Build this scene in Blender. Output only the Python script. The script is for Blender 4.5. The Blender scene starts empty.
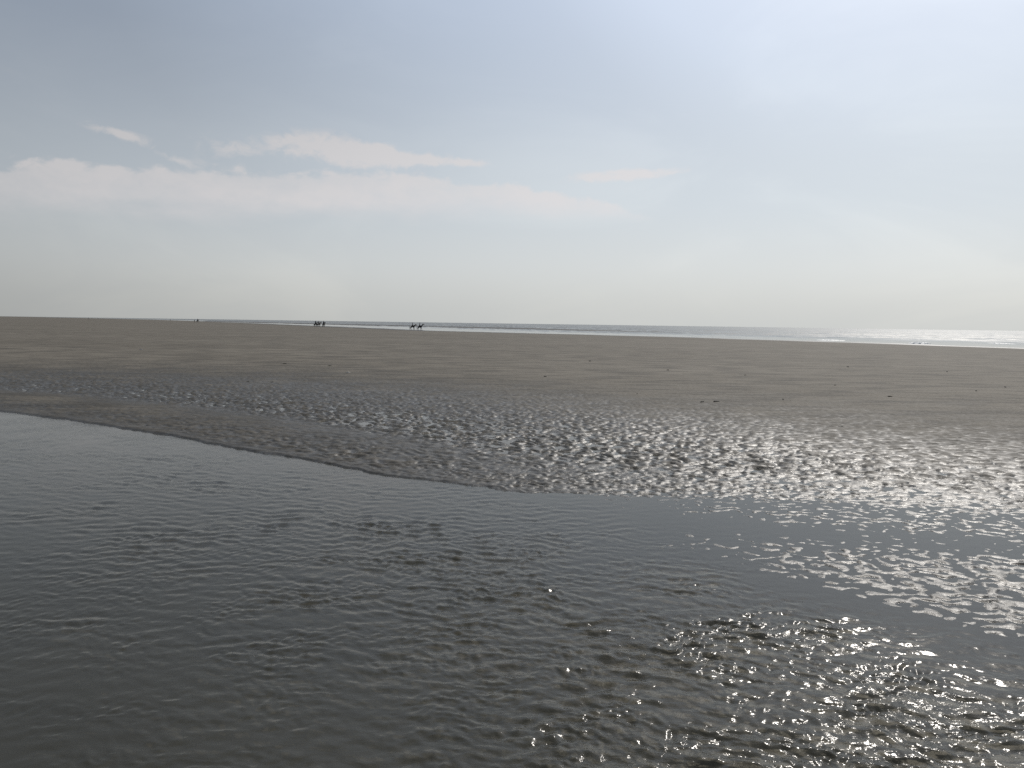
import bpy, bmesh, math, random
import numpy as np
from mathutils import Vector, Matrix, Euler

random.seed(7)
sc = bpy.context.scene
col = sc.collection
R = math.radians

# ------------------------------------------------------------------ camera
H = 1.75                      # camera height above the tidal creek
F_PX = 804.0
PITCH = R(4.30)
ROLL = R(0.82)
SUN_AZ, SUN_EL = R(29.5), R(37.5)
SEA = -0.90                   # sea level below the creek

fwd = np.array([0, math.cos(PITCH), -math.sin(PITCH)])
rt0 = np.array([1.0, 0, 0])
up0 = np.cross(rt0, fwd)
rt = rt0 * math.cos(ROLL) + up0 * math.sin(ROLL)
up = up0 * math.cos(ROLL) - rt0 * math.sin(ROLL)

cam_d = bpy.data.cameras.new('camera')
cam = bpy.data.objects.new('camera', cam_d)
col.objects.link(cam)
m = Matrix(((rt[0], up[0], -fwd[0], 0), (rt[1], up[1], -fwd[1], 0), (rt[2], up[2], -fwd[2], H), (0, 0, 0, 1)))
cam.matrix_world = m
cam_d.sensor_fit = 'HORIZONTAL'
cam_d.sensor_width = 36.0
cam_d.lens = 36.0 * F_PX / 1024.0
cam_d.clip_start = 0.05
cam_d.clip_end = 90000
sc.camera = cam


def sight(px, py):
    """direction of the line of sight through a point of the photograph"""
    d = fwd * F_PX + rt * (px - 512.0) + up * (384.0 - py)
    return d / np.linalg.norm(d)


def ground(px, py, z=0.0):
    d = sight(px, py)
    t = (H - z) / max(1e-6, -d[2])
    return d[0] * t, d[1] * t


def at_range(px, r):
    """point on the horizon bearing of px, r metres away"""
    d = sight(px, 316.3 + 0.0142 * px)
    k = r / math.hypot(d[0], d[1])
    return d[0] * k, d[1] * k


# ------------------------------------------------------------------ numpy noise
_rng = np.random.RandomState(11)
_perm = np.concatenate([_rng.permutation(512)] * 3)
_ang = _rng.rand(512) * 2 * np.pi
_gx, _gy = np.cos(_ang), np.sin(_ang)


def perlin(x, y):
    xi = np.floor(x).astype(np.int64)
    yi = np.floor(y).astype(np.int64)
    xf, yf = x - xi, y - yi
    u = xf * xf * xf * (xf * (xf * 6 - 15) + 10)
    v = yf * yf * yf * (yf * (yf * 6 - 15) + 10)
    xi &= 511
    yi &= 511
    x1, y1 = (xi + 1) & 511, (yi + 1) & 511

    def g(a, b, dx, dy):
        h = _perm[_perm[a] + b] & 511
        return _gx[h] * dx + _gy[h] * dy
    n00, n10 = g(xi, yi, xf, yf), g(x1, yi, xf - 1, yf)
    n01, n11 = g(xi, y1, xf, yf - 1), g(x1, y1, xf - 1, yf - 1)
    a = n00 + u * (n10 - n00)
    b = n01 + u * (n11 - n01)
    return (a + v * (b - a)) * 1.5


def fbm(x, y, n=3):
    s = 0
    a = 1.0
    for i in range(n):
        s = s + a * perlin(x * 2 ** i + 17.3 * i, y * 2 ** i + 5.1 * i)
        a *= 0.5
    return s


def sstep(a, b, x):
    t = np.clip((x - a) / (b - a), 0, 1)
    return t * t * (3 - 2 * t)


# ------------------------------------------------------------------ terrain control net
CX = [0, 128, 256, 384, 512, 640, 768, 896, 1024]
NET = [  # image rows only locate the places; heights in cm, ripple amplitude in cm
    # y                                          z(cm)                                        ripple(cm)
    ([860] * 9,                                  [-6, -7, -8, -8, -8, -8, -8, -8, -8],        [.12] * 9),
    ([700, 700, 700, 700, 700, 700, 720, 740, 755], [-5, -5, -6, -7, -7, -7, -7, -7, -7],     [.12] * 9),
    ([520, 540, 560, 570, 580, 570, 580, 618, 660], [-5, -5, -5, -5, -5, -4, -1.7, -1.6, -1.5], [.12, .12, .12, .12, .12, .15, .3, .3, .3]),
    ([500, 520, 540, 552, 566, 556, 570, 607, 641], [-5, -5, -5, -5, -4, -1.5, -.5, -.3, -.25], [.12, .12, .12, .12, .12, .6, .7, .7, .7]),
    ([480, 500, 520, 535, 545, 540, 556, 585, 612], [-5, -5, -5, -4, -3, -.85, -.2, .12, .25], [.12, .12, .12, .12, .15, .7, .7, .75, .8]),
    ([470, 490, 508, 524, 533, 532, 544, 558, 566], [-5, -5, -5, -4, -3, -.85, -.45, -.1, .05], [.12, .12, .12, .12, .2, .7, .8, .9, .9]),
    ([455, 472, 492, 512, 522, 522, 531, 541, 549], [-4.5, -4.5, -4.5, -3.5, -2.4, -1.2, -.95, -.85, -.8], [.12, .12, .12, .15, .25, .6, .7, .7, .7]),
    ([430, 447, 470, 492, 506, 508, 515, 524, 532], [-3, -3, -3, -2.5, -1.4, -.8, -.45, -.4, -.3], [.12, .12, .12, .2, .4, .9, 1.0, 1.0, 1.0]),
    ([411.9, 429.9, 453.0, 475.8, 492.3, 498, 503, 512, 522], [-.9, -.9, -.9, -.8, -.6, -.5, -.5, -.45, -.4], [.05, .1, .15, .25, .4, .7, .8, .8, .8]),
    ([410.6, 428.6, 451.7, 474.6, 490.5, 492, 496, 505, 515], [2.3, 2.2, 2.0, 1.7, 1.1, .5, .1, 0, .05], [.25, .35, .4, .5, .6, .9, 1.0, 1.0, 1.0]),
    ([405, 421, 443, 465, 481, 484, 489, 498, 508], [2.5, 2.3, 1.9, 1.6, 1.3, 1.0, .6, .4, .4],  [1.0, 1.3, 1.5, 1.5, 1.5, 1.5, 1.5, 1.4, 1.4]),
    ([396, 409, 428, 450, 468, 476, 482, 490, 499], [3.2, 3.0, 2.4, 1.7, .9, .5, .4, .5, .7],  [.5, .6, .8, .9, 1.1, 1.6, 1.7, 1.6, 1.5]),
    ([392, 402, 418, 439, 458, 467, 474, 482, 491], [2.6, 2.3, 2.0, 1.5, .9, .9, .9, 1.0, 1.1],  [.35, .3, .35, .6, 1.4, 1.8, 1.8, 1.6, 1.5]),
    ([389, 398, 411, 431, 450, 458, 466, 474, 482], [1.2, .9, .7, .4, .2, .45, .9, 1.2, 1.4],    [1.7, 2.0, 2.1, 2.0, 2.0, 1.95, 1.8, 1.7, 1.5]),
    ([384, 390, 400, 415, 432, 443, 453, 462, 470], [1.2, .9, .6, .35, .2, .55, 1.1, 1.6, 1.8],   [2.0, 2.2, 2.2, 2.0, 2.0, 1.9, 1.8, 1.6, 1.4]),
    ([378, 382, 388, 399, 413, 425, 437, 448, 457], [2.2, 2.0, 1.8, 1.4, 1.2, 1.6, 2.1, 2.4, 2.6], [1.7, 1.7, 1.5, 1.5, 1.5, 1.4, 1.2, 1.1, 1.0]),
    ([372, 374, 378, 387, 399, 410, 421, 433, 443], [3.0, 2.9, 2.7, 2.6, 2.6, 2.8, 3.0, 3.2, 3.4], [.6, .65, .8, .85, .9, .9, .9, .9, .9]),
    ([362, 363, 366, 372, 381, 390, 399, 408, 415], [4.5] * 9,                                  [.3, .3, .32, .35, .38, .4, .45, .45, .45]),
    ([345, 347, 349, 351, 354, 358, 362, 366, 370], [9.0] * 9,                                  [.08] * 9),
]
WNET = [  # rows of wave strength on the creek (1 = wind ripples, 0 = slack water)
    ([900] * 9,                                     [.24, .30, .45, .85, 1.15, 1.4, 1.55, 1.55, 1.5]),
    ([700, 700, 700, 700, 700, 700, 715, 735, 760], [.22, .28, .45, .85, 1.15, 1.4, 1.5, 1.45, 1.25]),
    ([560, 580, 600, 600, 595, 598, 628, 655, 684], [.32, .38, .58, .9, 1.1, 1.15, 1.05, .9, .75]),
    ([500, 515, 535, 535, 525, 556, 594, 628, 656], [.65, .7, .80, .95, .85, .55, .45, .42, .40]),
    ([455, 470, 485, 500, 506, 536, 572, 608, 642], [.75, .8, .85, .85, .6, .22, .15, .14, .14]),
    ([414, 433, 457, 480, 495, 505, 520, 530, 540], [.65, .65, .65, .6, .35, .07, .05, .05, .05]),
    ([400, 415, 438, 460, 478, 480, 484, 492, 500], [.03] * 9),
]


def world_net(net):
    out = []
    for row in net:
        az, lr = [], []
        for x, y in zip(CX, row[0]):
            gx, gy = ground(x, y)
            az.append(math.atan2(gx, gy))
            lr.append(math.log(math.hypot(gx, gy)))
        out.append((np.array(az), np.array(lr), [np.array(v, float) for v in row[1:]]))
    return out


GN, WN = world_net(NET), world_net(WNET)

# shoreline and offshore bar: bearings (photo column) and distances in metres
SHORE = [at_range(x, r) for x, r in ((3200, 95), (1800, 108), (1400, 118), (1024, 142), (860, 160), (700, 186), (560, 213), (425, 252), (330, 385), (250, 640), (200, 1050), (150, 1900), (100, 3300), (40, 6000))]


def dist_line(X, Y, P):
    """signed distance to a polyline: positive on the landward (camera) side"""
    best = np.full(X.shape, 1e9)
    sgn = np.ones(X.shape)
    for (ax, ay), (bx, by) in zip(P[:-1], P[1:]):
        dx, dy = bx - ax, by - ay
        L2 = dx * dx + dy * dy
        t = np.clip(((X - ax) * dx + (Y - ay) * dy) / L2, 0, 1)
        d = np.hypot(X - ax - t * dx, Y - ay - t * dy)
        c = dx * (Y - ay) - dy * (X - ax)
        near = d < best
        best = np.where(near, d, best)
        sgn = np.where(near, np.where(c > 0, 1.0, -1.0), sgn)
    return best * sgn


def ripples(X, Y):
    """broken, tongue shaped current ripples about 0.2 m apart, range roughly -1..1"""
    wx = X + 0.07 * perlin(X / .33 + 3.1, Y / .33) + .02 * perlin(X / .09, Y / .09)
    wy = Y + 0.10 * perlin(X / .27 - 8.4, Y / .40 + 2.2) + .02 * perlin(X / .08 + 9, Y / .08)
    u = wy * .96 + wx * .26
    v = wx * .96 - wy * .26
    lam = 0.235
    ph = 2 * np.pi * (u / lam + .75 * perlin(v / .30, u / .75))
    s = np.sin(ph + .55 * np.sin(ph))
    b = perlin(v / .13 + 31, u / .17)
    c = perlin(v / .26 - 4, u / .33 + 8)
    h = .50 * s * (.65 + .5 * c) + .75 * b + .35 * c
    h = np.tanh(1.15 * h)
    return 1.7 * (h - .12 * h * h)


_keep = {}


def sand_height(az, lr, X, Y, fine=True):
    """az: per column, lr/X/Y: (rows, cols)"""
    z = np.empty_like(X)
    a = np.empty_like(X)
    warp = .007 * perlin(X / 1.7, Y / 2.6) + .006 * perlin(X / .55 + 7, Y / .8) + .006 * perlin(X / .21 + 2, Y / .4)
    far = sstep(3.4, 4.4, lr)
    warp = warp * (1 - far)
    for j in range(X.shape[1]):
        aj = az[j]
        kr = np.array([np.interp(aj, n[0], n[1]) for n in GN])
        kz = np.array([np.interp(aj, n[0], n[2][0]) for n in GN])
        ka = np.array([np.interp(aj, n[0], n[2][1]) for n in GN])
        z[:, j] = np.interp(lr[:, j] + warp[:, j], kr, kz)
        a[:, j] = np.interp(lr[:, j] + warp[:, j], kr, ka)
    rr = np.exp(lr)
    if fine:
        near = rr < 75
        rip = np.zeros_like(X)
        xn, yn = X[near], Y[near]
        q = sstep(8.0, 10.5, rr[near])
        rip[near] = q * ripples(xn * 1.16, yn * 1.2) + (1 - q) * ripples(xn * 1.7 + 5, yn * 1.9 + 3)
        z = z + a * rip
    z = z + (.9 * fbm(X / 2.2, Y / 3.0, 3) * sstep(2.0, 3.2, lr) + .25 * fbm(X / .5, Y / .5, 2)) * .55
    z = z + sstep(3.3, 4.6, lr) * (2.2 * fbm(X / 9, Y / 14, 3))
    z = z * .01
    # the flat falls away to the sea
    s = dist_line(X, Y, SHORE)
    s = s + 3.0 * perlin(X / 23., Y / 23.) + 1.5 * perlin(X / 7., Y / 7.)
    sea_prof = np.interp(s, [-400, -60, -8, 0, 12, 100, 400, 4000], [SEA - 3, SEA - .5, SEA - .06, SEA + .015, SEA + .10, -.02, .12, .6])
    w = sstep(55, 100, rr)
    z = z * (1 - w) + np.minimum(sea_prof + z * .5, .8) * w
    _keep['shore'] = np.where(rr < 43, 999., s)
    return z


def ground_z(x, y):
    X = np.array([[x]], float)
    Y = np.array([[y]], float)
    az = np.arctan2(X[0], Y[0])
    return float(sand_height(az, np.log(np.hypot(X, Y)), X, Y)[0, 0])


# ------------------------------------------------------------------ mesh helpers
def link(name, me, mat=None, parent=None):
    o = bpy.data.objects.new(name, me)
    col.objects.link(o)
    if mat:
        me.materials.append(mat)
    if parent:
        o.parent = parent
    return o


def polar_mesh(name, az, rad, zfun, attrs=None):
    A, Rr = np.meshgrid(az, rad)
    X, Y = Rr * np.sin(A), Rr * np.cos(A)
    Z = zfun(az, np.log(Rr), X, Y)
    n, mcol = X.shape
    me = bpy.data.meshes.new(name)
    me.vertices.add(n * mcol)
    me.vertices.foreach_set('co', np.stack([X, Y, Z], -1).astype(np.float32).ravel())
    closed = abs((az[-1] - az[0]) - 2 * math.pi) < .2
    i = np.arange(n - 1)[:, None] * mcol
    j = np.arange(mcol if closed else mcol - 1)[None, :]
    j2 = (j + 1) % mcol
    q = np.stack([i + j, i + j2, i + mcol + j2, i + mcol + j], -1).reshape(-1, 4)
    me.loops.add(q.size)
    me.loops.foreach_set('vertex_index', q.astype(np.int32).ravel())
    me.polygons.add(len(q))
    me.polygons.foreach_set('loop_start', np.arange(0, q.size, 4, dtype=np.int32))
    me.polygons.foreach_set('use_smooth', np.ones(len(q), bool))
    me.update(calc_edges=True)
    if attrs:
        for k, f in attrs.items():
            at = me.attributes.new(k, 'FLOAT', 'POINT')
            at.data.foreach_set('value', f(X, Y, Z).astype(np.float32).ravel())
    me.validate()
    return me


def tag(o, label=None, cat=None, group=None, kind=None):
    if label:
        o['label'] = label
    if cat:
        o['category'] = cat
    if group:
        o['group'] = group
    if kind:
        o['kind'] = kind
    return o


# ------------------------------------------------------------------ node helpers
class NT:
    def __init__(self, tree):
        self.t = tree

    def n(self, typ, **kw):
        nd = self.t.nodes.new(typ)
        for k, v in kw.items():
            setattr(nd, k, v)
        return nd

    def put(self, sock, v):
        if v is None:
            return
        if isinstance(v, bpy.types.NodeSocket):
            self.t.links.new(v, sock)
        else:
            sock.default_value = v

    def m(self, op, a, b=None, c=None, clamp=False):
        nd = self.n('ShaderNodeMath', operation=op, use_clamp=clamp)
        self.put(nd.inputs[0], a)
        self.put(nd.inputs[1], b)
        self.put(nd.inputs[2], c)
        return nd.outputs[0]

    def ss(self, x, lo, hi, tlo=0., thi=1.):
        nd = self.n('ShaderNodeMapRange', interpolation_type='SMOOTHSTEP')
        self.put(nd.inputs['Value'], x)
        for k, v in zip(('From Min', 'From Max', 'To Min', 'To Max'), (lo, hi, tlo, thi)):
            self.put(nd.inputs[k], v)
        return nd.outputs[0]

    def noise(self, vec, scale, detail=3., rough=.5, dist=0., dim='3D'):
        nd = self.n('ShaderNodeTexNoise', noise_dimensions=dim)
        if vec is not None:
            self.t.links.new(vec, nd.inputs['Vector'])
        nd.inputs['Scale'].default_value = scale
        nd.inputs['Detail'].default_value = detail
        nd.inputs['Roughness'].default_value = rough
        nd.inputs['Distortion'].default_value = dist
        return nd.outputs['Fac']

    def mix(self, fac, a, b, blend='MIX'):
        nd = self.n('ShaderNodeMix', data_type='RGBA', blend_type=blend)
        nd.clamp_result = False
        self.put(nd.inputs[0], fac)
        self.put(nd.inputs[6], a if isinstance(a, bpy.types.NodeSocket) else (*a, 1))
        self.put(nd.inputs[7], b if isinstance(b, bpy.types.NodeSocket) else (*b, 1))
        return nd.outputs[2]

    def scale_vec(self, vec, s):
        nd = self.n('ShaderNodeVectorMath', operation='MULTIPLY')
        self.t.links.new(vec, nd.inputs[0])
        nd.inputs[1].default_value = s
        return nd.outputs[0]

    def bump(self, height, strength, distance, normal=None):
        nd = self.n('ShaderNodeBump')
        self.put(nd.inputs['Height'], height)
        self.put(nd.inputs['Strength'], strength)
        self.put(nd.inputs['Distance'], distance)
        if normal is not None:
            self.t.links.new(normal, nd.inputs['Normal'])
        return nd.outputs['Normal']


def new_mat(name):
    mt = bpy.data.materials.new(name)
    mt.use_nodes = True
    mt.node_tree.nodes.clear()
    t = NT(mt.node_tree)
    out = t.n('ShaderNodeOutputMaterial')
    return mt, t, out


def plain(name, rgb, rough=.8, var=.25, scale=20.):
    mt, t, out = new_mat(name)
    p = t.n('ShaderNodeBsdfPrincipled')
    tc = t.n('ShaderNodeTexCoord')
    f = t.noise(tc.outputs['Object'], scale, 4.)
    c = t.mix(f, tuple(v * (1 - var) for v in rgb), tuple(v * (1 + var) for v in rgb))
    t.put(p.inputs['Base Color'], c)
    p.inputs['Roughness'].default_value = rough
    t.t.links.new(p.outputs[0], out.inputs[0])
    return mt


# ------------------------------------------------------------------ materials
def sand_material():
    mt, t, out = new_mat('tidal_sand')
    geo = t.n('ShaderNodeNewGeometry')
    pos = geo.outputs['Position']
    damp = t.n('ShaderNodeAttribute', attribute_name='damp').outputs['Fac']
    soak = t.n('ShaderNodeAttribute', attribute_name='soaked').outputs['Fac']
    bed = t.n('ShaderNodeAttribute', attribute_name='bed').outputs['Fac']
    patch = t.noise(t.scale_vec(pos, (.05, .09, 1)), 1., 5., .6)
    streak = t.noise(t.scale_vec(pos, (.13, .75, 1)), 1., 6., .68, .4)
    mott = t.noise(t.scale_vec(pos, (.55, 1.1, 1)), 1., 5., .62)
    grain = t.noise(pos, 380., 2., .6)
    clod = t.noise(pos, 15., 5., .65)
    dry_c = t.mix(t.ss(patch, .32, .68), (.153, .134, .106), (.200, .177, .143))
    dry_c = t.mix(t.ss(streak, .52, .72, 0., .22), dry_c, (.062, .056, .046))
    dry_c = t.mix(t.ss(mott, .47, .62, 0., .60), dry_c, (.068, .061, .050))
    dry_c = t.mix(t.ss(mott, .46, .30, 0., .35), dry_c, (.190, .175, .148))
    thin = t.noise(t.scale_vec(pos, (.40, 2.2, 1)), 1., 5., .62, .3)
    dry_c = t.mix(t.ss(thin, .50, .63, 0., .66), dry_c, (.058, .052, .043))
    wet_c = t.mix(t.ss(clod, .35, .7), (.034, .031, .026), (.066, .060, .050))
    c = t.mix(damp, dry_c, wet_c)
    bedn = t.noise(t.scale_vec(pos, (1.0, 1.6, 1)), 1., 4., .55, .8)
    bed_c = t.mix(t.ss(bedn, .34, .66), (.040, .037, .027), (.150, .130, .094))
    c = t.mix(bed, c, bed_c)
    c = t.mix(t.ss(grain, .3, .7, 0., .22), c, (.05, .045, .038))
    p = t.n('ShaderNodeBsdfPrincipled')
    t.put(p.inputs['Base Color'], c)
    rgh = t.m('SUBTRACT', t.m('SUBTRACT', .84, t.m('MULTIPLY', damp, .14)), t.m('MULTIPLY', soak, .27))
    rgh = t.m('ADD', rgh, t.m('MULTIPLY', t.m('SUBTRACT', clod, .5), .42))
    t.put(p.inputs['Roughness'], rgh)
    t.put(p.inputs['Specular IOR Level'], t.m('ADD', .30, t.m('MULTIPLY', soak, .30)))
    p.inputs['IOR'].default_value = 1.36
    worm = t.n('ShaderNodeTexVoronoi', feature='F1')
    t.t.links.new(pos, worm.inputs['Vector'])
    worm.inputs['Scale'].default_value = 4.5
    cast = t.ss(worm.outputs['Distance'], .26, .0)
    hsum = t.m('ADD', t.m('MULTIPLY', clod, 1.0), t.m('MULTIPLY', cast, .6))
    b0 = t.bump(mott, .8, .085)
    b1 = t.bump(hsum, .65, .016, b0)
    b2 = t.bump(grain, .3, .0015, b1)
    t.put(p.inputs['Normal'], b2)
    t.t.links.new(p.outputs[0], out.inputs[0])
    return mt


def creek_material():
    mt, t, out = new_mat('creek_water')
    geo = t.n('ShaderNodeNewGeometry')
    pos = geo.outputs['Position']
    at = t.n('ShaderNodeAttribute', attribute_name='wind')
    w = at.outputs['Fac']
    n1 = t.noise(t.scale_vec(pos, (18, 26, 1)), 1., 3., .55, .5)
    n2 = t.noise(t.scale_vec(pos, (60, 75, 1)), 1., 2., .5, .3)
    hgt = t.m('ADD', t.m('MULTIPLY', n1, .8), t.m('MULTIPLY', n2, .12))
    b = t.bump(hgt, t.m('ADD', t.m('MULTIPLY', w, .38), .06), .010)
    fr = t.n('ShaderNodeFresnel')
    fr.inputs['IOR'].default_value = 1.333
    t.put(fr.inputs['Normal'], b)
    gl = t.n('ShaderNodeBsdfGlossy')
    gl.inputs['Roughness'].default_value = .095
    t.put(gl.inputs['Normal'], b)
    tr = t.n('ShaderNodeBsdfTransparent')
    tr.inputs['Color'].default_value = (.86, .84, .78, 1)
    silt = t.n('ShaderNodeBsdfDiffuse')
    silt.inputs['Color'].default_value = (.088, .083, .062, 1)
    body = t.n('ShaderNodeMixShader')
    body.inputs[0].default_value = .44
    t.t.links.new(tr.outputs[0], body.inputs[1])
    t.t.links.new(silt.outputs[0], body.inputs[2])
    mx = t.n('ShaderNodeMixShader')
    t.put(mx.inputs[0], fr.outputs[0])
    t.t.links.new(body.outputs[0], mx.inputs[1])
    t.t.links.new(gl.outputs[0], mx.inputs[2])
    t.t.links.new(mx.outputs[0], out.inputs[0])
    return mt


def sea_material():
    mt, t, out = new_mat('sea_water')
    geo = t.n('ShaderNodeNewGeometry')
    pos = geo.outputs['Position']
    at = t.n('ShaderNodeAttribute', attribute_name='chop')
    lull = t.noise(t.scale_vec(pos, (.012, .035, 1)), 1., 4., .6, .3)
    chop = t.m('MULTIPLY', at.outputs['Fac'], t.ss(lull, .34, .60, .45, 1.0))
    glint = t.noise(t.scale_vec(pos, (.40, .035, 1)), 1., 3., .7)
    chop = t.m('MULTIPLY', chop, t.ss(glint, .36, .62, .45, 1.45))
    n1 = t.noise(t.scale_vec(pos, (.35, .9, 1)), 1., 4., .6, .4)
    n2 = t.noise(t.scale_vec(pos, (2.2, 3.2, 1)), 1., 2., .5)
    hgt = t.m('ADD', n1, t.m('MULTIPLY', n2, .22))
    b = t.bump(hgt, t.m('MULTIPLY', chop, .9), .22)
    p = t.n('ShaderNodeBsdfPrincipled')
    p.inputs['Base Color'].default_value = (.075, .082, .078, 1)
    t.put(p.inputs['Roughness'], t.m('ADD', t.m('MULTIPLY', chop, .33), .08))
    p.inputs['IOR'].default_value = 1.333
    t.put(p.inputs['Normal'], b)
    t.t.links.new(p.outputs[0], out.inputs[0])
    return mt


M_SAND = sand_material()
M_CREEK = creek_material()
M_SEA = sea_material()

# ------------------------------------------------------------------ sand sheet
fine_az = np.radians(np.arange(-40, 40.001, .075))
rest_az = np.radians(np.arange(42, 319, 2.0))
az_all = np.concatenate([fine_az, rest_az])


def wrap(a):
    return (a + np.pi) % (2 * np.pi) - np.pi


def net_az(az):
    return np.clip(wrap(az), R(-38), R(38))


rows_px = np.concatenate([np.arange(800, 650, -.9), np.arange(650, 520, -.6), np.arange(520, 372, -.36), np.arange(372, 336, -.7)])
dep = PITCH + np.arctan((rows_px - 384.0) / F_PX)
r_near = H / np.tan(dep)
r_far = [r_near[-1]]
while r_far[-1] < 900:
    r_far.append(r_far[-1] * 1.018)
while r_far[-1] < 9000:
    r_far.append(r_far[-1] * 1.08)
r_in = np.geomspace(.02, r_near[0] * .97, 26)
radii = np.concatenate([r_in, r_near, np.array(r_far[1:])])



def damp_attr(X, Y, Z):
    near = np.hypot(X, Y) < 44
    d = 1 - sstep(.012, .058, Z + .008 * perlin(X / 1.5, Y / 1.5))
    return np.where(near, d, 1 - sstep(3, 14, _keep['shore']))


def soaked_attr(X, Y, Z):
    near = np.hypot(X, Y) < 44
    d = 1 - sstep(.004, .040, Z + .006 * perlin(X / .6, Y / .6))
    return np.where(near, d, 1 - sstep(0, 5, _keep['shore']))


def bed_attr(X, Y, Z):
    return np.where(np.hypot(X, Y) < 44, 1 - sstep(-.016, -.001, Z), 0)


me = polar_mesh('sand', az_all, radii, lambda a, lr, X, Y: sand_height(net_az(a), lr, X, Y),
                {'damp': damp_attr, 'soaked': soaked_attr, 'bed': bed_attr})
sand = tag(link('sand', me, M_SAND), kind='structure')

# ------------------------------------------------------------------ creek water
wr = np.random.RandomState(5)


def wave_set(n, lo, hi, peak, spread, heading, rms):
    lam = np.exp(wr.uniform(np.log(lo), np.log(hi), n))
    d = wr.normal(R(heading), R(spread), n)
    ph = wr.uniform(0, 2 * np.pi, n)
    wgt = np.exp(-(np.log(lam / peak) / .55) ** 2)
    amp = wgt / np.sqrt((wgt ** 2).sum() / 2) * rms * lam / (2 * np.pi)
    return list(zip(lam, d, ph, amp))


CHOP = wave_set(60, .06, .34, .135, 32, -98, .105)      # wind ripples
FINE = wave_set(56, .030, .12, .06, 64, -88, .155)    # wavelets riding on them


def wind_field(az, lr, X, Y):
    w = np.empty_like(X)
    for j in range(X.shape[1]):
        kr = np.array([np.interp(az[j], n[0], n[1]) for n in WN])
        kw = np.array([np.interp(az[j], n[0], n[2][0]) for n in WN])
        w[:, j] = np.interp(lr[:, j], kr, kw)
    return w


def creek_z(a, lr, X, Y):
    w = wind_field(net_az(a), lr + .05 * perlin(X / .9, Y / 1.3), X, Y)
    w = w * np.clip(1 + .75 * fbm(X / 1.1 + 4, Y / .8, 3), .2, 1.9)
    wx = X + .05 * perlin(X / .5, Y / .5)
    wy = Y + .07 * perlin(X / .40 + 9, Y / .45) + .012 * perlin(X / .12, Y / .14)
    s = np.zeros_like(X)
    def add(waves):
        q = np.zeros_like(X)
        for l, d, p, am in waves:
            k = 2 * np.pi / l
            q += am * np.sin(k * (wx * math.cos(d) + wy * math.sin(d)) + p)
        return q
    s = add(CHOP)
    s = s + 5.0 * s * np.abs(s)         # peakier crests
    gust = np.clip(.75 + .8 * fbm(X / .45 + 20, Y / .3, 2), .1, 2)
    res = np.gradient(np.exp(lr), axis=0)
    s = s + add(FINE) * gust * (1 - sstep(.018, .045, res))
    _keep['w'] = w
    return s * w


wrows = np.concatenate([np.arange(830, 520, -.7), np.arange(520, 364, -1.0)])
wr_r = H / np.tan(PITCH + np.arctan((wrows - 384.0) / F_PX))
w_rad = np.concatenate([np.geomspace(.05, wr_r[0] * .97, 20), wr_r])
me = polar_mesh('creek_water', az_all, w_rad, creek_z, {'wind': lambda X, Y, Z: _keep['w']})
tag(link('water', me, M_CREEK), kind='structure')

# ------------------------------------------------------------------ sea
sea_az = np.radians(np.concatenate([np.arange(-44, 60, .16), np.arange(60, 90.1, 2)]))
sr = [95.0]
while sr[-1] < 900:
    sr.append(sr[-1] * 1.009)
while sr[-1] < 60000:
    sr.append(sr[-1] * 1.06)


def sea_z(a, lr, X, Y):
    s = -dist_line(X, Y, SHORE)
    s = s + 9 * perlin(X / 60., Y / 60.)
    rr = np.exp(lr)
    crest = np.zeros_like(X)
    # lines of small breakers running along the shore, broken lengthwise
    along = X * .6 - Y * .8
    for k, (d0, hh, wd, sd) in enumerate(((26, .16, 2.5, 1.), (62, .32, 4.0, 2.), (118, .42, 6.0, 3.), (190, .45, 8., 4.), (300, .5, 10., 5.))):
        brk = sstep(-.15, .35, perlin(X / 34. + 11 * sd, Y / 34.) + .15)
        u = (s - d0 - 6 * perlin(X / 45. + 3 * sd, Y / 45.)) / wd
        crest += .55 * hh * brk * np.exp(-np.where(u < 0, (u * 2.2) ** 2, u ** 2))
    swell = .05 * np.sin(s / 3.1 + 2 * perlin(X / 20., Y / 20.)) + .08 * perlin(X / 9, Y / 6)
    z = SEA + (crest + swell * sstep(8, 40, s)) * (1 - sstep(2500, 5000, rr))
    return z


me = polar_mesh('sea', sea_az, np.array(sr), sea_z,
                {'chop': lambda X, Y, Z: sstep(15, 110, -dist_line(X, Y, SHORE) + 6 * perlin(X / 30, Y / 30)) * .92 + .08})
tag(link('sea', me, M_SEA), kind='structure')

# ------------------------------------------------------------------ offshore sand bar
BAR = [at_range(x, r) for x, r in ((690, 318), (600, 362), (520, 405), (440, 470), (350, 590), (270, 760), (210, 1150))]


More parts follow.
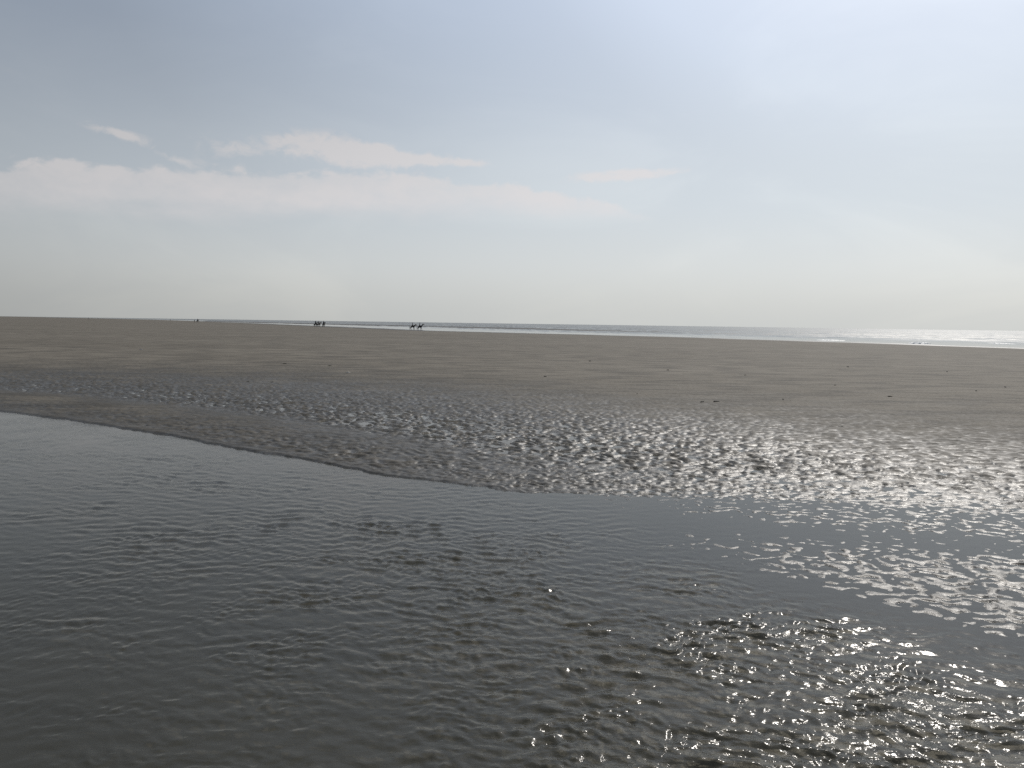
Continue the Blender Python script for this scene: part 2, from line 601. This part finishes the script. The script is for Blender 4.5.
def sandbar():
    pts = []
    for (ax, ay), (bx, by) in zip(BAR[:-1], BAR[1:]):
        n = max(2, int(math.hypot(bx - ax, by - ay) / 4))
        for i in range(n):
            pts.append((ax + (bx - ax) * i / n, ay + (by - ay) * i / n))
    P = np.array(pts)
    T = np.gradient(P, axis=0)
    T /= np.linalg.norm(T, axis=1)[:, None]
    N = np.stack([-T[:, 1], T[:, 0]], 1)
    L = len(P)
    tt = np.arange(L) / L
    end = np.minimum(1, np.minimum(tt * 7, (1 - tt) * 30 + .2))
    wdt = (15 + 7 * perlin(np.arange(L) / 9., np.zeros(L))) * end
    hgt = (.50 + .16 * perlin(np.arange(L) / 6., np.zeros(L) + 4)) * np.minimum(1, end * 1.3)
    K = np.linspace(-1, 1, 13)
    V, Fc = [], []
    for i in range(L):
        for k in K:
            q = P[i] + N[i] * k * wdt[i]
            V.append((q[0], q[1], SEA - .12 + (hgt[i] + .12) * (1 - abs(k) ** 2.2)))
    for i in range(L - 1):
        for j in range(len(K) - 1):
            a = i * len(K) + j
            Fc.append((a, a + 1, a + len(K) + 1, a + len(K)))
    me = bpy.data.meshes.new('sandbar')
    me.from_pydata(V, [], Fc)
    me.polygons.foreach_set('use_smooth', np.ones(len(Fc), bool))
    me.update()
    bm = bmesh.new()
    bm.from_mesh(me)
    bmesh.ops.recalc_face_normals(bm, faces=bm.faces)
    if sum(f.normal.z for f in bm.faces) < 0:
        bmesh.ops.reverse_faces(bm, faces=bm.faces)
    bm.to_mesh(me)
    bm.free()
    return me


M_BAR = plain('wet_bar_sand', (.045, .042, .038), .75, .3, .4)
tag(link('sandbar', sandbar(), M_BAR), kind='structure')


# ------------------------------------------------------------------ figures
def skin(name, verts, edges, radii, mat, parent=None, sub=1, root=0, fat=1.0):
    """one continuous body grown over a skeleton"""
    me = bpy.data.meshes.new(name + '_skeleton')
    me.from_pydata(verts, edges, [])
    o = bpy.data.objects.new(name + '_skeleton', me)
    col.objects.link(o)
    md = o.modifiers.new('skin', 'SKIN')
    for v, r in zip(me.skin_vertices[0].data, radii):
        v.radius = (r[0] * fat, r[1] * fat)
    me.skin_vertices[0].data[root].use_root = True
    sd = o.modifiers.new('sub', 'SUBSURF')
    sd.levels = sd.render_levels = sub
    dg = bpy.context.evaluated_depsgraph_get()
    out = bpy.data.meshes.new_from_object(o.evaluated_get(dg))
    bpy.data.objects.remove(o)
    out.name = name
    out.polygons.foreach_set('use_smooth', np.ones(len(out.polygons), bool))
    return link(name, out, mat, parent)


class Sk:
    def __init__(self):
        self.v, self.e, self.r = [], [], []

    def a(self, p, r, prev=None):
        self.v.append(p)
        self.r.append(r)
        if prev is not None:
            self.e.append((prev, len(self.v) - 1))
        return len(self.v) - 1

    def chain(self, prev, pts):
        for p, r in pts:
            prev = self.a(p, r, prev)
        return prev


M_COAT = [plain('dark_bay_coat', (.030, .018, .011), .6), plain('black_coat', (.014, .013, .013), .55), plain('chestnut_coat', (.055, .026, .013), .6)]
M_HAIR = plain('black_hair', (.010, .009, .008), .7)
M_LEATHER = plain('dark_leather', (.022, .014, .010), .5)
M_SKIN = plain('skin', (.30, .18, .13), .6)
M_COATS = [plain('black_jacket', (.016, .017, .020), .85), plain('navy_jacket', (.018, .024, .042), .85), plain('charcoal_jacket', (.040, .040, .042), .85)]
M_TROUSER = plain('dark_trousers', (.022, .022, .026), .9)


def ball(name, parent, mat, c, s, seg=12):
    bm = bmesh.new()
    bmesh.ops.create_uvsphere(bm, u_segments=seg, v_segments=seg // 2 + 2, radius=1)
    for v in bm.verts:
        v.co = Vector((v.co.x * s[0] + c[0], v.co.y * s[1] + c[1], v.co.z * s[2] + c[2]))
    me = bpy.data.meshes.new(name)
    bm.to_mesh(me)
    bm.free()
    me.polygons.foreach_set('use_smooth', np.ones(len(me.polygons), bool))
    return link(name, me, mat, parent)


def make_horse(label, stride, coat, neck_up=0.0):
    root = bpy.data.objects.new('horse', None)
    col.objects.link(root)
    tag(root, label, 'horse', 'horses ridden along the shoreline')
    s = Sk()
    hip = s.a((-.52, 0, 1.27), (.29, .27))
    mid = s.a((-.10, 0, 1.20), (.30, .29), hip)
    che = s.a((.36, 0, 1.22), (.29, .25), mid)
    nb = s.a((.62, 0, 1.40), (.22, .16), che)
    nm = s.a((.86, 0, 1.66 + neck_up * .5), (.155, .105), nb)
    po = s.a((1.06, 0, 1.92 + neck_up), (.105, .085), nm)
    ck = s.a((1.22, 0, 1.82 + neck_up), (.105, .075), po)
    mz = s.a((1.48, 0, 1.60 + neck_up), (.065, .055), ck)
    for sy in (1, -1):
        s.a((1.04, .055 * sy, 2.09 + neck_up), (.022, .022), po)      # ear
    for sy, ph in ((1, stride), (-1, -stride)):
        a = s.a((-.52, .13 * sy, 1.06), (.17, .12), hip)
        s.chain(a, [((-.42 + .10 * ph, .14 * sy, .86), (.115, .085)), ((-.68 + .18 * ph, .14 * sy, .52), (.058, .05)),
                    ((-.64 + .26 * ph, .14 * sy, .16), (.042, .04)), ((-.58 + .28 * ph, .14 * sy, .035), (.055, .05))])
        b = s.a((.42, .12 * sy, .98), (.13, .10), che)
        s.chain(b, [((.40 - .06 * ph, .13 * sy, .76), (.075, .065)), ((.44 - .16 * ph, .13 * sy, .46), (.052, .045)),
                    ((.42 - .24 * ph, .13 * sy, .14), (.038, .036)), ((.47 - .25 * ph, .13 * sy, .035), (.052, .05))])
    skin('body', s.v, s.e, s.r, coat, root, 1, fat=1.28)
    t = Sk()
    q = t.a((-.78, 0, 1.36), (.05, .05))
    t.chain(q, [((-.90, 0, 1.18), (.06, .06)), ((-.95, .02, .85), (.065, .065)), ((-.94, .03, .52), (.03, .03))])
    skin('tail', t.v, t.e, t.r, M_HAIR, root, 1)
    mn = Sk()
    q = mn.a((.58, .02, 1.60), (.05, .03))
    mn.chain(q, [((.76, .04, 1.76 + neck_up * .4), (.07, .03)), ((.93, .03, 1.95 + neck_up * .9), (.06, .03)), ((1.10, 0, 2.0 + neck_up), (.04, .03))])
    skin('mane', mn.v, mn.e, mn.r, M_HAIR, root, 1)
    sd = Sk()
    q = sd.a((-.28, 0, 1.55), (.05, .17))
    sd.chain(q, [((-.06, 0, 1.50), (.045, .17)), ((.16, 0, 1.53), (.05, .13))])
    skin('saddle', sd.v, sd.e, sd.r, M_LEATHER, root, 1)
    return root


def body_parts(root, skel, mats, head, face):
    """head centre, facing +x"""
    hx, hy, hz = head
    ball('hair', root, M_HAIR, (hx - .025, hy, hz + .035), (.105, .088, .10))


def make_rider(label, jacket, lean=0.0):
    root = bpy.data.objects.new('person', None)
    col.objects.link(root)
    tag(root, label, 'person', 'riders on horseback by the sea')
    s = Sk()
    pel = s.a((0, 0, .08), (.15, .17))
    ab = s.a((.01 + lean * .3, 0, .27), (.12, .145), pel)
    ch = s.a((.02 + lean * .7, 0, .48), (.13, .175), ab)
    nk = s.a((.03 + lean, 0, .645), (.055, .055), ch)
    hd = s.a((.05 + lean, 0, .735), (.085, .075), nk)
    s.a((.05 + lean, 0, .83), (.085, .072), hd)
    s.a((.155 + lean, 0, .745), (.018, .016), hd)                       # nose
    for sy in (1, -1):
        sh = s.a((.02 + lean * .8, .17 * sy, .54), (.068, .068), ch)
        el = s.chain(sh, [((-.02 + lean * .5, .25 * sy, .31), (.05, .05)), ((.20 + lean * .3, .13 * sy, .20), (.036, .036))])
        hnd = s.chain(el, [((.27 + lean * .3, .08 * sy, .20), (.036, .02))])
        for f, (dx, dz) in enumerate(((.055, .02), (.065, .004), (.06, -.012), (.045, -.027))):
            s.chain(hnd, [((.27 + dx, (.08 - .008) * sy, .20 + dz), (.010, .010)), ((.265 + dx * .8, .045 * sy, .185 + dz), (.009, .009))])
        s.chain(hnd, [((.285, .052 * sy, .235), (.011, .011))])
        hp = s.a((.05, .15 * sy, .04), (.10, .10), pel)
        s.chain(hp, [((.34, .30 * sy, -.12), (.072, .072)), ((.20, .34 * sy, -.50), (.05, .05)), ((.19, .34 * sy, -.56), (.04, .04)), ((.36, .35 * sy, -.60), (.035, .042))])
    b = skin('body', s.v, s.e, s.r, jacket, root, 1)
    b.data.materials.append(M_SKIN)
    b.data.materials.append(M_TROUSER)
    for p in b.data.polygons:
        c = p.center
        if c.z > .655 or (c.x > .235 + lean * .3 and .12 < c.z < .28):
            p.material_index = 1
        elif c.z < .10:
            p.material_index = 2
    ball('helmet', root, M_HAIR, (.045 + lean, 0, .83), (.125, .105, .105))
    return root


def make_walker(label, jacket, step=.3, group=None):
    root = bpy.data.objects.new('person', None)
    col.objects.link(root)
    tag(root, label, 'person', group)
    s = Sk()
    pel = s.a((0, 0, .93), (.13, .16))
    ab = s.a((.01, 0, 1.13), (.11, .14), pel)
    ch = s.a((.02, 0, 1.32), (.125, .175), ab)
    nk = s.a((.03, 0, 1.48), (.052, .052), ch)
    hd = s.a((.05, 0, 1.57), (.085, .072), nk)
    s.a((.05, 0, 1.665), (.085, .07), hd)
    s.a((.15, 0, 1.58), (.018, .016), hd)
    for sy in (1, -1):
        k = step * sy
        sh = s.a((.02, .18 * sy, 1.39), (.066, .066), ch)
        wr_ = s.chain(sh, [((-.02 - .25 * k, .23 * sy, 1.11), (.05, .05)), ((.05 - .55 * k, .23 * sy, .88), (.036, .036)), ((.06 - .6 * k, .22 * sy, .81), (.022, .036))])
        for i, (dx, L) in enumerate(((.03, .08), (.01, .092), (-.01, .086), (-.03, .068))):
            s.chain(wr_, [((.06 - .6 * k + dx, .215 * sy, .81 - L * .6), (.010, .010)), ((.065 - .6 * k + dx, .19 * sy, .81 - L), (.009, .009))])
        s.chain(wr_, [((.105 - .6 * k, .20 * sy, .775), (.011, .011))])
        hp = s.a((0, .095 * sy, .86), (.10, .095), pel)
        s.chain(hp, [((.05 + .55 * k, .10 * sy, .49), (.066, .066)), ((-.02 + .95 * k, .10 * sy, .09), (.045, .045)), ((.10 + .98 * k, .11 * sy, .045), (.04, .045)), ((.19 + .98 * k, .11 * sy, .035), (.032, .04))])
    b = skin('body', s.v, s.e, s.r, jacket, root, 1)
    b.data.materials.append(M_SKIN)
    b.data.materials.append(M_TROUSER)
    for p in b.data.polygons:
        c = p.center
        if c.z > 1.49 or (abs(c.y) > .15 and c.z < .86 and c.z > .66):
            p.material_index = 1
        elif c.z < .92:
            p.material_index = 2
    ball('hair', root, M_HAIR, (.03, 0, 1.655), (.112, .092, .098))
    return root


def put_pair(px, r, heading, horse, rider):
    x, y = at_range(px, r)
    z = max(ground_z(x, y), SEA - .03)
    horse.location = (x, y, z - .005)
    horse.rotation_euler = (0, 0, R(heading))
    horse.scale = rider.scale = (1.04, 1.16, 1.02)
    off = Matrix.Rotation(R(heading), 3, 'Z') @ Vector((-.066, 0, 1.53))
    rider.location = (x + off.x, y + off.y, z + off.z)
    rider.rotation_euler = (0, 0, R(heading))


# pair of riders heading right along the water
put_pair(412.6, 268, 8, make_horse('dark bay horse walking rightwards behind a raised head horse on the wet shore', .8, M_COAT[0], -.12),
         make_rider('rider in black on the rear horse of the two walking rightwards at the sea edge', M_COATS[0], .03))
put_pair(419.8, 262, -4, make_horse('black horse with head held high leading the pair walking rightwards on the wet shore', -.9, M_COAT[1], .12),
         make_rider('upright rider in dark navy on the leading raised head horse at the sea edge', M_COATS[1], .0))
# three riders farther off, seen three quarters on
put_pair(315.5, 332, 62, make_horse('dark horse on the left of the three seen end on before the dark sandbar', .7, M_COAT[1], 0),
         make_rider('dark rider on the left horse of the three before the dark sandbar', M_COATS[2], .02))
put_pair(318.9, 330, 58, make_horse('dark brown horse in the middle of the three seen end on before the sandbar', -.7, M_COAT[0], .03),
         make_rider('dark rider on the middle horse of the three before the dark sandbar', M_COATS[0], .0))
put_pair(323.7, 334, 74, make_horse('dark horse set apart by a gap at the right of the three end on horses', .4, M_COAT[1], .02),
         make_rider('dark rider set apart by a gap at the right of the three riders', M_COATS[1], .02))
# small far group at the left
put_pair(197.6, 560, 70, make_horse('tiny far horse beside a walker where the sand meets the horizon', .5, M_COAT[1], 0),
         make_rider('tiny far rider beside a walker where the sand meets the horizon', M_COATS[0], .02))


def put_walker(px, r, heading, o):
    x, y = at_range(px, r)
    o.location = (x, y, max(ground_z(x, y), SEA - .03) - .004)
    o.rotation_euler = (0, 0, R(heading))


put_walker(194.4, 555, 75, make_walker('small dark walker just left of the far single rider', M_COATS[0], .3))
put_walker(170.3, 820, 160, make_walker('tiny dark figure on the far sand left of the far rider and walker', M_COATS[2], .35))
put_walker(88.6, 700, 20, make_walker('lone tiny figure standing on the bare sand horizon at the far left', M_COATS[1], .2))


# ------------------------------------------------------------------ small finds on the sand
def scrap(name, seed, size, mat, thick):
    rr = random.Random(seed)
    bm = bmesh.new()
    bmesh.ops.create_icosphere(bm, subdivisions=2, radius=1)
    for v in bm.verts:
        k = .7 + .5 * rr.random()
        v.co = Vector((v.co.x * size * k, v.co.y * size * (.25 + .4 * (seed % 3) / 2) * k, (v.co.z * k * .5 + .28) * thick))
    me = bpy.data.meshes.new(name)
    bm.to_mesh(me)
    bm.free()
    return link(name, me, mat)


M_WEED = plain('dried_seaweed', (.020, .018, .012), .8, .4, 60)
M_SHELL = plain('bleached_shell', (.62, .58, .52), .5, .15, 40)
M_STICK = plain('drift_wood', (.035, .028, .022), .85, .3, 50)

WEED = [(702, 402, .09), (716, 401.5, .10), (545, 377, .10), (783, 400, .09), (637, 394, .07), (835, 386, .08), (890, 397, .09),
        (976, 392, .10), (285, 364, .12), (248, 381, .10), (272, 381.5, .07), (330, 366, .10), (590, 362, .13), (668, 371, .10),
        (848, 368, .12), (947, 373, .13), (960, 437, .05), (842, 426, .05), (1005, 388, .09), (160, 372, .08), (745, 376, .09)]
for i, (px, py, s) in enumerate(WEED):
    x, y = ground(px, py, .04)
    o = scrap('seaweed_scrap', i, s * random.uniform(.45, .95), M_WEED, s * .4)
    o.location = (x, y, ground_z(x, y) - .006)
    o.rotation_euler = (0, 0, random.uniform(0, 3.1))
    tag(o, 'small dark scrap of seaweed lying on the drier flat sand', 'seaweed', 'seaweed scraps scattered over the drier sand')

for px, py, s, lab in ((141, 350.5, .11, 'white shell on the bare sand at the far left, below the far walkers'),
                       (348, 372.5, .075, 'white shell on the sand just above the rippled band, left of centre')):
    x, y = ground(px, py, .05)
    o = scrap('shell', int(px), s, M_SHELL, s * .8)
    o.location = (x, y, ground_z(x, y) - .004)
    tag(o, lab, 'shell', 'white shells on the sand')

for i, (px, py, s) in enumerate(((230, 654, .010), (254, 656, .013), (186, 736, .010), (283, 707, .007), (289, 606, .010), (76, 560, .014), (146, 666, .008), (328, 575, .009), (168, 634, .008), (44, 664, .009))):
    x, y = ground(px, py, -.05)
    o = scrap('shell_chip', 50 + i, s, M_SHELL, s * .6)
    o.location = (x, y, ground_z(x, y) + .001)
    o.rotation_euler = (0, 0, random.uniform(0, 3.1))
    tag(o, 'pale chip of shell under the shallow creek water', 'shell', 'shell chips on the creek bed')


# ------------------------------------------------------------------ sea foam
def foam_line(pts, width, hgt):
    P = np.array(pts)
    L = len(P)
    T = np.gradient(P, axis=0)
    T /= np.linalg.norm(T, axis=1)[:, None] + 1e-9
    N = np.stack([-T[:, 1], T[:, 0]], 1)
    V, Fc = [], []
    K = np.linspace(-1, 1, 7)
    for i in range(L):
        e = math.sin(math.pi * i / (L - 1)) ** .5
        w = width * e * (.7 + .6 * random.random())
        for k in K:
            q = P[i] + N[i] * k * w
            V.append((q[0], q[1], SEA - .05 + (hgt * e + .05) * (1 - k * k) * (.75 + .5 * random.random())))
    for i in range(L - 1):
        for j in range(6):
            a = i * 7 + j
            Fc.append((a, a + 1, a + 8, a + 7))
    return V, Fc


M_FOAM = plain('foam', (.75, .76, .76), .6, .1, 3)
V, Fc = [], []
for x0, x1, y0, y1, h in ((908, 931, 343.2, 343.8, .28), (985, 1016, 343.6, 344.4, .18), (816, 846, 339.9, 340.6, .10)):
    pts = []
    for t in np.linspace(0, 1, 26):
        gx, gy = ground(x0 + (x1 - x0) * t, y0 + (y1 - y0) * t, SEA)
        pts.append((gx, gy))
    v, f = foam_line(pts, 1.4, h)
    n0 = len(V)
    V += v
    Fc += [tuple(q + n0 for q in ff) for ff in f]
me = bpy.data.meshes.new('sea_foam')
me.from_pydata(V, [], Fc)
me.update()
tag(link('sea_foam', me, M_FOAM), 'thin white lines of foam where small waves break at the shore', 'foam', kind='stuff')

# ------------------------------------------------------------------ light
sun_d = bpy.data.lights.new('sun', 'SUN')
sun_d.energy = 2.6
sun_d.angle = R(.55)
sun_d.color = (1.0, .95, .88)
sun = bpy.data.objects.new('sun', sun_d)
col.objects.link(sun)
to_sun = Vector((math.sin(SUN_AZ) * math.cos(SUN_EL), math.cos(SUN_AZ) * math.cos(SUN_EL), math.sin(SUN_EL)))
sun.rotation_euler = to_sun.to_track_quat('Z', 'Y').to_euler()
sun.location = (0, 0, 30)

world = bpy.data.worlds.new('World')
sc.world = world
world.use_nodes = True
wt = world.node_tree
wt.nodes.clear()
t = NT(wt)
out = t.n('ShaderNodeOutputWorld')
bg = t.n('ShaderNodeBackground')
STR = .10
bg.inputs['Strength'].default_value = STR
sky = t.n('ShaderNodeTexSky', sky_type='NISHITA')
sky.sun_disc = False
sky.sun_elevation = SUN_EL
sky.sun_rotation = SUN_AZ
sky.air_density = 1.0
sky.dust_density = 3.0
sky.ozone_density = 1.5
sky.altitude = 0
tc = t.n('ShaderNodeTexCoord')
dirv = tc.outputs['Generated']
nv = t.n('ShaderNodeVectorMath', operation='NORMALIZE')
wt.links.new(dirv, nv.inputs[0])
dirv = nv.outputs[0]
sp = t.n('ShaderNodeSeparateXYZ')
wt.links.new(dirv, sp.inputs[0])
DEG = 180 / math.pi
az = t.m('MULTIPLY', t.m('ARCTAN2', sp.outputs[0], sp.outputs[1]), DEG)
el = t.m('MULTIPLY', t.m('ARCSINE', sp.outputs[2]), DEG)
dt = t.n('ShaderNodeVectorMath', operation='DOT_PRODUCT')
wt.links.new(dirv, dt.inputs[0])
dt.inputs[1].default_value = to_sun
cosg = dt.outputs['Value']
gam = t.m('MULTIPLY', t.m('ARCCOSINE', cosg), DEG)


def ramp(x, pts, hi=100.):
    nd = t.n('ShaderNodeValToRGB')
    e = nd.color_ramp.elements
    while len(e) < len(pts):
        e.new(.5)
    for q, (p, v) in zip(e, pts):
        q.position = p / hi
        q.color = (v, v, v, 1)
    t.put(nd.inputs[0], t.m('DIVIDE', x, hi, clamp=True))
    return nd.outputs[0]


# a bright marine haze veil lies over the clear sky: brightest towards the sun and near the horizon
lowr = ramp(gam, [(0, 1.0), (15, .86), (30, .77), (42, .69), (51, .62), (61, .52), (72, .42), (85, .36), (100, .34)])
highr = ramp(gam, [(0, 1.0), (6, .80), (12, .74), (24, .70), (29, .60), (36, .53), (43, .44), (52, .335), (75, .28), (100, .27)])
g = t.n('ShaderNodeMix', data_type='FLOAT')
t.put(g.inputs[0], t.ss(el, 2.5, 20.))
t.put(g.inputs[2], lowr)
t.put(g.inputs[3], highr)
g = g.outputs[0]
g = t.m('MULTIPLY', g, t.ss(el, -.5, 4.5, .875, .975))
tint = t.mix(t.ss(el, 1., 9.), (.970, 1.0, .985), (.915, 1.0, 1.07))
tint = t.mix(t.ss(el, 6., 24.), tint, (.85, 1.0, 1.235))
tint = t.mix(t.ss(el, 30., 55.), tint, (.93, 1.0, 1.06))
veil = t.mix(1.0, tint, g, 'MULTIPLY')
veil = t.mix(1.0, veil, (1 / STR,) * 3, 'MULTIPLY')
# faint uneven patches in the high veil
hz = t.noise(t.scale_vec(dirv, (3.0, 3.0, 8.0)), 1., 5., .55, .6)
veil = t.mix(t.m('MULTIPLY', t.ss(hz, .42, .72), .22), veil, t.mix(1.0, veil, (1.35, 1.30, 1.22), 'MULTIPLY'))
c = t.mix(t.ss(el, 5., 40., .97, .80), sky.outputs[0], veil)
# low bank of cloud and the puffs above it
def azel(px, py):
    d = sight(px, py)
    return math.degrees(math.atan2(d[0], d[1])), math.degrees(math.asin(d[2]))


def azramp(pts):
    q = [azel(*p) for p in pts]
    return t.m('MULTIPLY', ramp(t.m('ADD', az, 60.), [(a + 60, e / 20.) for a, e in q], 120.), 20.)


cn = t.noise(t.scale_vec(dirv, (1, 1, 1.7)), 30., 8., .56, .3)
cw = t.noise(t.scale_vec(dirv, (1, 1, 3.2)), 9., 5., .55, .3)
cn0 = t.m('SUBTRACT', cn, .5)
cw0 = t.m('SUBTRACT', cw, .5)
# long bank: lumpy crisp top, base dissolving into the haze
top = azramp([(-500, 170), (-100, 162), (60, 164), (200, 169), (270, 171), (340, 172), (410, 172), (460, 181), (520, 186), (580, 196), (622, 205), (660, 222)])
base = azramp([(-500, 214), (0, 212), (300, 214), (520, 214), (620, 213), (660, 213)])
lump = t.m('ADD', t.m('MULTIPLY', cn0, 1.9), t.m('MULTIPLY', cw0, .7))
bank = t.m('MULTIPLY', t.ss(t.m('ADD', t.m('SUBTRACT', top, el), lump), -.15, .36), t.ss(t.m('ADD', t.m('SUBTRACT', el, base), t.m('MULTIPLY', cw0, 2.0)), -.9, 1.5))
bank = t.m('MULTIPLY', bank, t.m('ADD', .86, t.m('MULTIPLY', t.m('ADD', cn0, cw0), .9)), clamp=True)
# ragged puffs and wisps above it
PUFFS = [(312, 145, 42, 13, 0, 1.0), (375, 160, 40, 12, 0, .85), (380, 148, 16, 5, 0, .7), (430, 160, 30, 6, 0, .9), (472, 163, 20, 4, 0, .7), (440, 138, 50, 6, 0, .25), (112, 131, 32, 5, -.12, .65),
         (150, 148, 30, 4, -.35, .42), (226, 147, 34, 12, -.1, .5), (200, 168, 60, 8, 0, .4), (612, 177, 58, 6, .06, .8), (655, 171, 40, 4, .06, .4), (12, 155, 34, 6, 0, .5),
         (340, 98, 40, 6, 0, .2), (20, 75, 30, 5, -.3, .25)]
dens = None
for bx, by, bw, bh, sl, am in PUFFS:
    a0, e0 = azel(bx, by)
    da = t.m('SUBTRACT', az, a0)
    ux = t.m('DIVIDE', da, bw / 804 * DEG)
    uy = t.m('DIVIDE', t.m('SUBTRACT', t.m('SUBTRACT', el, e0), t.m('MULTIPLY', da, sl - .014)), bh / 804 * DEG)
    q = t.m('MULTIPLY', t.m('EXPONENT', t.m('MULTIPLY', t.m('ADD', t.m('MULTIPLY', ux, ux), t.m('MULTIPLY', uy, uy)), -.8)), am)
    dens = q if dens is None else t.m('ADD', dens, q)
fine = t.noise(t.scale_vec(dirv, (1, 1, 1.5)), 46., 8., .6, .5)
pd = t.m('ADD', dens, t.m('MULTIPLY', t.m('ADD', t.m('SUBTRACT', fine, .5), t.m('MULTIPLY', cw0, .6)), 1.9))
puff = t.m('MULTIPLY', t.ss(pd, .32, 1.0), t.ss(dens, .05, .75))
alpha = t.m('MULTIPLY', t.m('MAXIMUM', bank, puff), .86, clamp=True)
cg = t.m('ADD', t.m('MULTIPLY', g, .80), .215)
cloud = t.mix(1.0, (1.0, .975, .985), cg, 'MULTIPLY')
cloud = t.mix(1.0, cloud, (1 / STR,) * 3, 'MULTIPLY')
c = t.mix(alpha, c, cloud)
wt.links.new(c, bg.inputs['Color'])
wt.links.new(bg.outputs[0], out.inputs[0])

# ------------------------------------------------------------------ render settings
sc.view_settings.view_transform = 'Standard'
sc.view_settings.look = 'None'
sc.view_settings.gamma = 1
sc.view_settings.exposure = 0
sc.view_settings.use_curve_mapping = False
sc.cycles.use_denoising = False
sc.cycles.use_adaptive_sampling = False
sc.cycles.max_bounces = 6
sc.cycles.transparent_max_bounces = 8
sc.cycles.caustics_reflective = False
sc.cycles.caustics_refractive = False
sc.cycles.sample_clamp_direct = 5
sc.cycles.sample_clamp_indirect = 4
